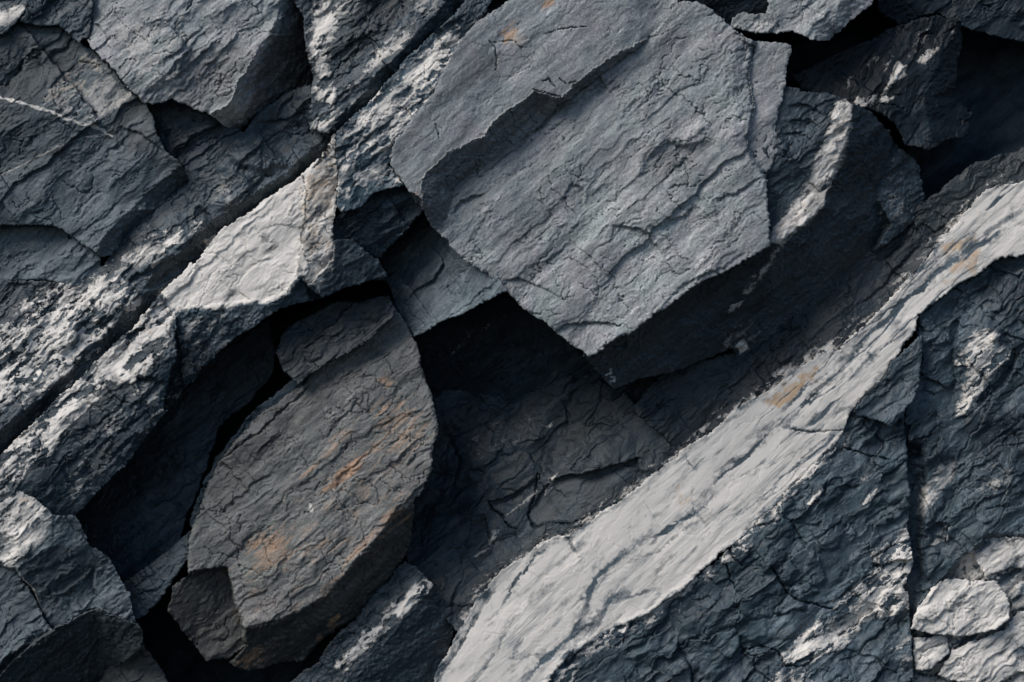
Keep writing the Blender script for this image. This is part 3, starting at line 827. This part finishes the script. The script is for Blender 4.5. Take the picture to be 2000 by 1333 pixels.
r.quartz([(900,860),(960,820),(1080,800),(1060,850),(920,930)], .25, 25, 1.0, 9)
r.build()

Rock("rock", "smooth grey wedge at the back of the central hole, lit on its right half", "rock",
     [(735,505),(783,450),(830,405),(900,488),(960,530),(992,568),(977,576),(890,618),(808,657),(788,620),(758,560)], -12, (.8,.3), 'grey', chip=.5, lump=.6, tone=1.25).build()

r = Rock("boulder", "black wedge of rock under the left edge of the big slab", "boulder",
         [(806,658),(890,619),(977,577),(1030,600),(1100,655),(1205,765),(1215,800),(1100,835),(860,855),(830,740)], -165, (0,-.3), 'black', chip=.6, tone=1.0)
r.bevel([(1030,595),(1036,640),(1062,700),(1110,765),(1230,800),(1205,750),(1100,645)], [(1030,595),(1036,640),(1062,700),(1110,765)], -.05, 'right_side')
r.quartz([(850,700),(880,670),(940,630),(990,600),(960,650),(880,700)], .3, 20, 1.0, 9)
r.build()

# ---- the rusty slab
WR = [(812,975),(769,1006),(741,1045),(702,1090),(638,1157),(596,1188),(543,1213),(474,1226)]
r = Rock("rock_slab", "leaf-shaped grey-brown slab streaked with orange rust, left of centre at the bottom", "rock slab",
         [(640,660),(700,600),(760,580),(775,600),(794,629),(811,671),(832,734),(843,783),(855,829),(850,880),(842,925),(825,961),(810,980),(802,1060),(764,1130),(702,1200),(591,1287),(483,1311),(440,1287),
          (400,1287),(364,1240),(326,1192),(338,1150),(368,1125),(366,1060),(389,1000),(407,947),(440,885),(495,825),(560,775),(600,745),(620,700)], 12, (.08,.10), 'rusty', chip=.4, lump=.9, fol=.8, rough=.95, edge=4)
r.bevel(WR + [(478,1262),(430,1300),(483,1330),(600,1300),(720,1215),(780,1135),(820,1060)], WR, 1.3, 'broken_underside', 'dark broken underside with orange spots')
r.tint(WR + [(478,1262),(430,1300),(483,1330),(600,1300),(720,1215),(780,1135),(820,1060)], .38, 4)  # underside shade painted in as a darker tone
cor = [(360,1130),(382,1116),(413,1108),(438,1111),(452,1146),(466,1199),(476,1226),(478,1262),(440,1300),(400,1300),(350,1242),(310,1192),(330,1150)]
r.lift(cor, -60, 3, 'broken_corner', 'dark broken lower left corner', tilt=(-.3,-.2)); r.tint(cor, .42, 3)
r.crack([(430,900),(500,850),(570,790),(605,752)], 4, 8)
r.crack([(660,1000),(690,990),(712,980)], 2, 5); r.crack([(640,1080),(660,1060),(680,1050)], 2, 5)
r.rust([(636,960),(662,915),(715,885),(700,930),(665,955)], .9, 9)
r.rust([(745,790),(780,770),(840,820),(830,860),(760,880),(700,900),(740,840)], .5, 25)
r.rust([(480,1090),(485,1060),(530,1030),(590,1060),(560,1110),(500,1110)], .62, 18)
r.rust([(620,1160),(700,1060),(760,1000),(812,970),(790,1010),(690,1100),(620,1180)], .55, 14)
r.rust([(440,1110),(500,1020),(640,930),(800,760),(855,830),(830,960),(600,1190),(470,1220)], .30, 40)
r.rust([(742,745),(758,735),(770,742),(755,760)], .8, 5)
r.rust([(540,960),(600,910),(700,820),(690,845),(600,930)], .52, 10)
r.rust([(636,1225),(646,1205),(662,1200),(660,1222),(645,1234)], .95, 4); r.rust([(618,1248),(628,1240),(632,1250),(622,1254)], .95, 3)
r.rust([(468,1292),(500,1268),(540,1258),(515,1285),(480,1308)], .6, 7)
r.quartz([(600,985),(608,985),(612,1002),(602,1000)], .8, 2, .3, 8)
r.tint([(440,880),(560,775),(650,706),(720,670),(740,700),(600,830),(480,960),(400,1040),(380,1010)], .6, 25)  # bluer, darker mineral here, plus painted shade from the overhang
r.build()

Rock("rock", "dim dark flake split by a crack from the top of the rusty slab", "rock",
     [(700,590),(755,577),(776,600),(767,623),(713,671),(650,705),(582,752),(552,728),(538,690),(560,640),(650,590)], 18, (.05,.12), 'dark', chip=.5, tone=.5).build()

Rock("rock", "thin dark sliver of rock in the cleft along the rusty slab's upper left edge", "rock",
     [(372,1020),(392,960),(425,890),(480,820),(545,765),(585,735),(640,700),(660,720),(600,775),(540,830),(470,900),(430,960),(400,1040),(385,1060)], -32, (.2,.1), 'black', chip=.6, tone=1.3).build()

r = Rock("boulder", "shadowed dark rock deep under the long white-faced overhang at left", "boulder",
     [(140,1000),(250,850),(400,700),(525,620),(540,680),(527,740),(492,785),(438,822),(414,870),(404,920),(389,960),(366,1008),(350,1063),(316,1087),(245,1139),(190,1090)], -140, (.1,.05), 'dark', chip=.6)
r.quartz([(380,860),(440,780),(480,740),(470,780),(410,850),(395,920)], .28, 14, 1, 9)
r.build()

Rock("rock", "small grey triangular chip between the bottom-left rock and the rusty slab", "rock",
     [(240,1142),(316,1085),(350,1058),(374,1036),(370,1090),(340,1136),(283,1210),(240,1200)], -62, (.25,.25), 'dark', chip=.5, tone=1.5).build()

YR = [(-160,1400),(0,1300),(60,1246),(102,1231),(150,1205),(186,1186),(235,1203),(282,1228)]
r = Rock("boulder", "layered grey rock in the bottom left corner with a pale top and black underside", "boulder",
         [(-160,925),(0,941),(35,953),(60,968),(102,1004),(147,1010),(178,1065),(214,1090),(242,1146),(259,1188),(281,1232),(278,1262),(240,1290),(200,1340),(180,1460),(-160,1460)], 100, (.10,.12), 'grey', chip=.8, fol=1.5)
r.bevel([(102,990),(92,1045),(60,1085),(30,1112),(102,1231),(190,1190),(300,1230),(250,1100),(147,1000)], [(102,990),(92,1045),(60,1085),(30,1112)], .33, 'side', 'darker layered side')
r.lift([(-160,1070),(0,1098),(30,1113),(60,1150),(80,1195),(104,1233),(60,1260),(0,1320),(-160,1420)], -24, 3, 'lower_layer', 'broken lower layer')
r.bevel(YR + [(320,1240),(290,1300),(210,1480),(-160,1480)], YR, 1.5, 'underside', 'black underside'); r.tint(YR + [(320,1240),(290,1300),(210,1480),(-160,1480)], .5, 4)  # the underside's shade is partly painted, by a darker tone
r.quartz([(-160,920),(0,935),(60,962),(100,1003),(88,1045),(55,1090),(28,1110),(-10,1096),(-160,1060)], .62, 8, .5, 26)
r.qpart([(-160,915),(0,930),(100,1000),(92,1045),(60,1085),(28,1112),(-10,1100),(-160,1065)], 'pale_top', 'pale quartz-rich top', .35)
r.step([(10,1040),(20,1055),(0,1090)], 7, 20); r.step([(50,1120),(100,1110),(170,1075)], 8, 25)
r.step([(85,1170),(130,1150),(180,1110)], -14, 30); r.step([(190,1110),(185,1150),(200,1190)], 12, 30)
r.qline([(0,1098),(30,1112),(60,1150),(82,1196)], 2, .5)
r.qline([(35,953),(62,969),(102,1004)], 2.4, .4); r.rust([(40,975),(62,972),(60,990)], .6, 5)
r.tint([(40,1120),(100,1060),(190,1080),(200,1110),(90,1180)], .72, 10)
r.build()

Rock("rock", "dim brownish rock cut off by the bottom edge, left of the rusty slab's foot", "rock",
     [(225,1280),(273,1250),(302,1282),(335,1340),(360,1460),(130,1460),(190,1340)], -5, (.12,.05), 'rusty', tone=.4).build()

BR = [(845,1142),(800,1200),(740,1250),(690,1312),(600,1420)]
r = Rock("rock", "dark tapering rock with a white streak, under the rusty slab's lower right side", "rock",
         [(790,1090),(815,1104),(839,1136),(881,1188),(884,1205),(880,1235),(860,1340),(830,1460),(520,1460),(560,1340),(620,1290),(700,1200),(764,1130)], -30, (.06,.08), 'dark', chip=.8)
r.bevel(BR + [(860,1460),(900,1240),(900,1180)], BR, .6, 'shaded_side')
r.quartz([(652,1302),(690,1252),(742,1216),(790,1166),(828,1118),(842,1140),(832,1160),(762,1224),(692,1298),(666,1316)], 1.0, 7, .6, 18)
r.qpart([(640,1320),(690,1230),(830,1090),(860,1150),(690,1330)], 'quartz_streak', 'white streak')
r.quartz([(690,1080),(740,1065),(760,1075),(700,1110)], .4, 8, 1, 10)
r.build()

# ---- the vein and the lower right
r = Rock("quartz_vein", "broad white quartz vein crossing the lower right diagonally, finely streaked with grey", "quartz vein",
         [(840,1340),(890,1234),(960,1134),(1050,1064),(1115,1042),(1220,973),(1330,883),(1400,833),(1500,763),(1570,712),(1640,683),(1700,622),(1790,532),(1840,463),(1924,372),(2000,352),(2160,240),
          (2160,430),(2000,497),(1962,503),(1895,542),(1800,615),(1787,650),(1745,706),(1685,783),(1660,811),(1645,840),(1633,866),(1573,926),(1524,975),(1451,1048),(1405,1083),(1345,1146),(1280,1192),
          (1140,1258),(1070,1333),(980,1460),(780,1460)], -4, (.04,.05), 'vein', chip=.1, lump=.6, fol=.12, rough=.32, fac=.4, edge=3, ang=math.radians(43))
r.Q[:] = 0.0
r.quartz([(853,1331),(896,1231),(966,1133),(1051,1063),(1106,1046),(1216,976),(1326,884),(1396,833),(1496,766),(1566,715),(1636,685),(1696,623),(1786,533),(1836,464),(1921,376),(1991,353),(2151,241),(2168,439),(2008,502),(1970,507),(1898,545),(1803,619),(1788,654),(1746,709),(1686,785),(1660,815),(1644,847),(1630,871),(1568,931),(1520,977),(1448,1049),(1403,1085),(1343,1145),(1278,1191),(1133,1259),(1063,1342),(968,1469),(808,1469)], 1.15, 13, .34, 20)
r.tint([(840,1340),(960,1134),(1050,1064),(1060,1085),(985,1150),(900,1340)], .8)
for pts, w, a in (([(2010,395),(1900,480),(1790,570),(1700,650),(1620,740)], 6, .95), ([(1620,740),(1575,790),(1535,830)], 3, .9), ([(1640,700),(1590,750),(1545,785),(1520,820)], 2.2, .7),
                  ([(1535,820),(1490,860),(1430,920),(1380,960)], 3.5, .95), ([(1500,850),(1440,900),(1390,930)], 4, .6), ([(1400,960),(1360,1000),(1300,1040),(1240,1060)], 4, .95),
                  ([(1240,1062),(1200,1100),(1165,1130),(1150,1165),(1148,1200)], 5, .95), ([(1148,1190),(1120,1240),(1080,1280),(1040,1310),(1010,1345)], 7, .95),
                  ([(1072,1075),(1045,1085),(1030,1110),(1010,1140),(990,1165),(972,1200)], 3.5, .95), ([(995,1220),(975,1265),(950,1295),(930,1320)], 2.6, .7),
                  ([(1018,1250),(1005,1280),(1000,1300)], 4, .6), ([(1110,1045),(1120,1070),(1130,1085)], 4, .6), ([(970,1150),(925,1215),(880,1290),(850,1350)], 4, .75),
                  ([(1560,960),(1500,1000),(1440,1060),(1360,1130)], 2.5, .7), ([(1650,820),(1590,880),(1530,930),(1480,985)], 2.5, .7), ([(1760,640),(1700,700),(1660,740)], 3, .6),
                  ([(1900,460),(1860,500),(1800,560)], 3, .6), ([(1980,430),(1940,470),(1880,500)], 4, .6), ([(1680,790),(1640,800),(1600,840),(1560,850)], 4, .7),
                  ([(1420,950),(1460,925),(1520,880)], 2, .6), ([(1230,1100),(1280,1080),(1330,1040),(1390,1000)], 2.2, .6), ([(1180,1180),(1240,1160),(1290,1150)], 4, .7),
                  ([(1130,1240),(1170,1210),(1190,1170),(1220,1150)], 6, .7), ([(1345,870),(1345,900),(1360,920)], 2, .6), ([(1350,950),(1355,1000),(1380,1030)], 1.8, .5),
                  ([(1600,845),(1560,838),(1520,835)], 2, .6), ([(1720,700),(1700,690),(1712,715)], 4, .6), ([(985,1285),(1010,1290),(1050,1275),(1095,1285)], 2, .5)):
    r.streak(pts, w, a)
u_ = r.X * math.cos(r.ang) - r.Y * math.sin(r.ang); v_ = r.X * math.sin(r.ang) + r.Y * math.cos(r.ang)
for su, sv, th, a_, sd_ in ((600, 30, .038, .95, 301), (420, 18, .04, .8, 302), (240, 9, .06, .4, 303)):
    c_ = np.abs(gnoise(u_ / su, (v_ + 10 * fbm(r.X / 120, r.Y / 120, 3, sd_ + 9)) / sv, sd_)); m_ = sstep(-.15, .3, fbm(u_ / 260, v_ / 40, 4, sd_ + 5)) * (.4 + .6 * sstep(1250, 1550, r.X))
    k_ = a_ * m_ * sstep(th * 1.6, th * .5, c_ + .02 * fbm(r.X / 20, r.Y / 20, 3, sd_ + 6)); r.Q = r.Q * (1 - k_); r.H = r.H - 0.7 * k_
r.tan([(1830,480),(1880,455),(1905,470),(1850,500)], 1.0, 8); r.tan([(1880,500),(1930,480),(1900,530),(1840,560)], .9, 12)
r.tan([(1500,765),(1540,745),(1590,715),(1580,750),(1540,790),(1500,800)], 1.1, 14); r.tan([(1590,745),(1620,740),(1600,765)], .7, 6)
r.tan([(1310,950),(1340,955),(1345,980),(1310,1000)], .6, 14); r.tan([(1480,740),(1520,730),(1500,800),(1440,830)], .4, 16)
r.tint([(1500,775),(1560,725),(1590,710),(1560,760)], .8)
r.crack([(1535,838),(1570,842),(1610,846),(1645,838)], 3, 7)
r.step([(1120,1045),(1125,1075),(1135,1095)], 6, 30)
r.build()

r = Rock("boulder", "broken dark shale below the white vein, blotched with white at its right end", "boulder",
         [(1050,1345),(1140,1257),(1280,1191),(1345,1145),(1451,1047),(1573,925),(1645,839),(1665,800),(1700,780),(1765,790),(1768,900),(1780,960),(1770,1030),(1784,1095),(1772,1165),(1782,1250),(1776,1460),(950,1460)],
         -14, (.05,.06), 'dark', chip=1.1, lump=1.2, fol=.9, rough=.8, tone=1.6, net=1.3)
r.quartz([(1520,1290),(1560,1230),(1640,1195),(1700,1110),(1765,1035),(1790,1040),(1790,1180),(1700,1215),(1620,1285),(1550,1310)], 1.0, 22, .8, 20)
r.quartz([(1060,1345),(1130,1250),(1270,1180),(1340,1135),(1440,1040),(1560,915),(1640,830),(1655,855),(1590,935),(1535,985),(1460,1065),(1410,1105),(1350,1165),(1290,1212),(1160,1280),(1110,1345)], .75, 14, .9, 14)
r.quartz([(1650,1215),(1690,1195),(1720,1190),(1680,1225)], .95, 8, .4, 14)
r.quartz([(1480,1345),(1520,1315),(1600,1305),(1590,1350)], .6, 12, .9, 14)
r.quartz([(1740,1270),(1780,1230),(1780,1300),(1750,1310)], .5, 12, .9, 14)
r.quartz([(1675,945),(1700,925),(1712,945),(1690,965)], .4, 10, .8, 12)
r.qline([(1580,985),(1592,970),(1600,960)], 2.5, .7); r.qline([(1688,985),(1700,970),(1715,955)], 2.5, .6)
r.crack([(1510,1108),(1522,1130),(1535,1160),(1570,1178),(1640,1190)], 4, 16)
r.crack([(1425,1060),(1430,1080),(1450,1105)], 3.5, 14); r.crack([(1420,1100),(1425,1130),(1435,1150)], 3, 12)
r.crack([(1450,1275),(1480,1262),(1515,1275),(1530,1300),(1570,1300),(1600,1280)], 4, 14)
r.crack([(1640,870),(1690,890),(1740,900)], 3, 12)
r.qpart([(1480,1345),(1520,1270),(1640,1180),(1690,1080),(1800,1010),(1800,1200),(1600,1345)], 'quartz_patch', 'white blotched patch at the right end')
r.lift([(1480,1100),(1505,1075),(1535,1085),(1535,1100),(1500,1118)], 9, 4); r.lift([(1522,1115),(1545,1095),(1562,1110),(1545,1140),(1525,1140)], 10, 4)
r.lift([(1575,1110),(1590,1080),(1600,1100),(1615,1130),(1590,1145),(1570,1135)], 10, 4); r.lift([(1535,1150),(1575,1140),(1600,1155),(1570,1172)], 9, 4)
r.lift([(1435,1070),(1460,1065),(1465,1085),(1445,1100)], 8, 3); r.lift([(1585,1040),(1620,1025),(1650,1040),(1640,1070),(1600,1080)], 9, 4)
r.lift([(1455,1275),(1480,1264),(1512,1276),(1470,1297)], 9, 3); r.lift([(1525,970),(1545,962),(1555,985),(1530,1000)], 8, 3)
r.lift([(1340,1290),(1400,1230),(1500,1200),(1550,1210),(1560,1240),(1450,1260),(1380,1320)], 10, 6, tilt=(.05,.1), rg=.6)
r.build()

r = Rock("rock", "small grey block set in the notch beside the white vein's narrow part", "rock",
     [(1668,806),(1745,706),(1785,668),(1800,655),(1802,700),(1790,780),(1742,833),(1692,818)], 8, (.06,.08), 'dark', chip=1.0, tone=1.35)
r.build()

r = Rock("boulder", "rough black rock at the right edge with three white quartz patches", "boulder",
         [(1792,652),(1802,615),(1896,543),(1962,504),(2000,497),(2160,430),(2160,1460),(1782,1460),(1764,1190),(1764,1060),(1760,900),(1756,850),(1780,780),(1804,700)],
         -28, (.03,.05), 'dark', chip=1.3, lump=1.9, fol=.8, tone=1.4, net=1.0)
r.quartz([(1885,700),(1898,645),(1945,640),(1972,690),(1940,745),(1910,800),(1870,808),(1875,770)], 1.0, 14, .8, 20)
r.quartz([(1872,800),(1880,740),(1915,750),(1900,810)], .75, 10, .7, 14)
r.quartz([(1793,1005),(1800,955),(1835,915),(1866,893),(1868,930),(1835,970),(1805,1010)], .85, 8, .5, 16)
r.quartz([(1815,1060),(1840,1030),(1858,1025),(1850,1055),(1825,1070)], .6, 8, .7, 12)
r.quartz([(1890,950),(1930,900),(1990,890),(1980,960),(1920,980)], .36, 18, 1.0, 12)
r.quartz([(1950,480),(2160,420),(2160,560),(1990,530)], .4, 16, 1.0, 12)
r.lift([(1740,860),(1796,870),(1806,960),(1796,1060),(1808,1140),(1780,1200),(1740,1200)], -30, 10)
r.qpart([(1850,640),(1990,620),(1990,760),(1850,830)], 'quartz_patch', 'upper white quartz patch')
r.qpart([(1780,1020),(1790,930),(1880,880),(1880,960),(1800,1020)], 'quartz_patch', 'middle slanting quartz patch')
r.tint([(1900,560),(2000,540),(2160,560),(2160,640),(1960,640)], .6); r.tint([(1880,820),(2160,780),(2160,900),(1900,900)], .6)
r.tint([(1790,640),(1890,545),(1900,600),(1830,800),(1790,800)], 1.3, 12)
r.lift([(1880,680),(1930,630),(1985,680),(1950,760),(1890,810)], 14, 12)
r.step([(1870,620),(1868,700),(1860,800)], 12, 30); r.step([(1960,640),(1990,700),(1960,760),(1900,810)], 16, 30)
r.step([(1870,895),(1870,960),(1850,1020)], 16, 25)
r.quartz([(1775,1240),(1800,1180),(1850,1128),(1890,1085),(1930,1050),(2180,1040),(2180,1480),(1770,1480)], .6, 10, .8, 20)
r.lift([(1770,1200),(1800,1180),(1850,1128),(1890,1085),(1930,1050),(2180,1040),(2180,1480),(1770,1480)], -22, 8)
r.build()

# the pile of pale rocks lies on the lower end of this one
PG = "pale rocks piled in the bottom right corner"
def pale(label, pts, h0, q=.86, **k):
    rr = Rock("rock", label, "rock", pts, h0, (.06,.08), 'vein', group=PG, chip=k.pop('chip', .6), lump=.8, edge=2.5, fac=.5, tone=1.0)
    c = np.asarray(pts, float).mean(0); o = [tuple(c + (np.asarray(p) - c) * 1.15) for p in pts]
    rr.quartz(o, q, 8, .5, 22)
    return rr
r = pale("rounded whitish rock in the bottom right corner, largest of the pale pile",
     [(1781,1228),(1790,1192),(1818,1150),(1850,1130),(1948,1137),(1969,1164),(1972,1208),(1948,1228),(1895,1240),(1825,1240)], 14, 1.0, chip=.4)
r.crack([(1820,1185),(1850,1178),(1880,1185)], 2, 4); r.crack([(1880,1170),(1890,1160)], 2, 4); r.crack([(1800,1200),(1830,1225)], 2, 4)
r.build()
pale("small split pale rock at the foot of the vertical crack, under the rounded whitish rock",
     [(1783,1246),(1845,1242),(1856,1274),(1820,1312),(1785,1310)], -4, .72).crack([(1790,1290),(1820,1265),(1850,1255)], 3, 8).build()
pale("wide pale rock below the rounded whitish rock, running out at the right edge",
     [(1832,1324),(1860,1270),(1902,1250),(1965,1230),(1988,1196),(2160,1130),(2160,1330),(1990,1316),(1940,1345),(1880,1335)], 4, .84).build()
pale("lumpy pale rock at the right edge above the rounded whitish rock",
     [(1899,1078),(1930,1049),(1997,1046),(2160,1044),(2160,1108),(1983,1112),(1928,1126)], 0, .7, chip=1.2).build()
pale("small pale pebble squeezed in at the right edge between two larger pale rocks",
     [(1974,1166),(1986,1140),(2160,1116),(2160,1132),(1988,1190),(1976,1200)], 6, .7).build()
pale("low grey-white rock cut off by the bottom edge in the right corner",
     [(1781,1318),(1830,1326),(1880,1339),(1940,1349),(2160,1334),(2160,1460),(1781,1460)], -8, .5, chip=1.0).build()
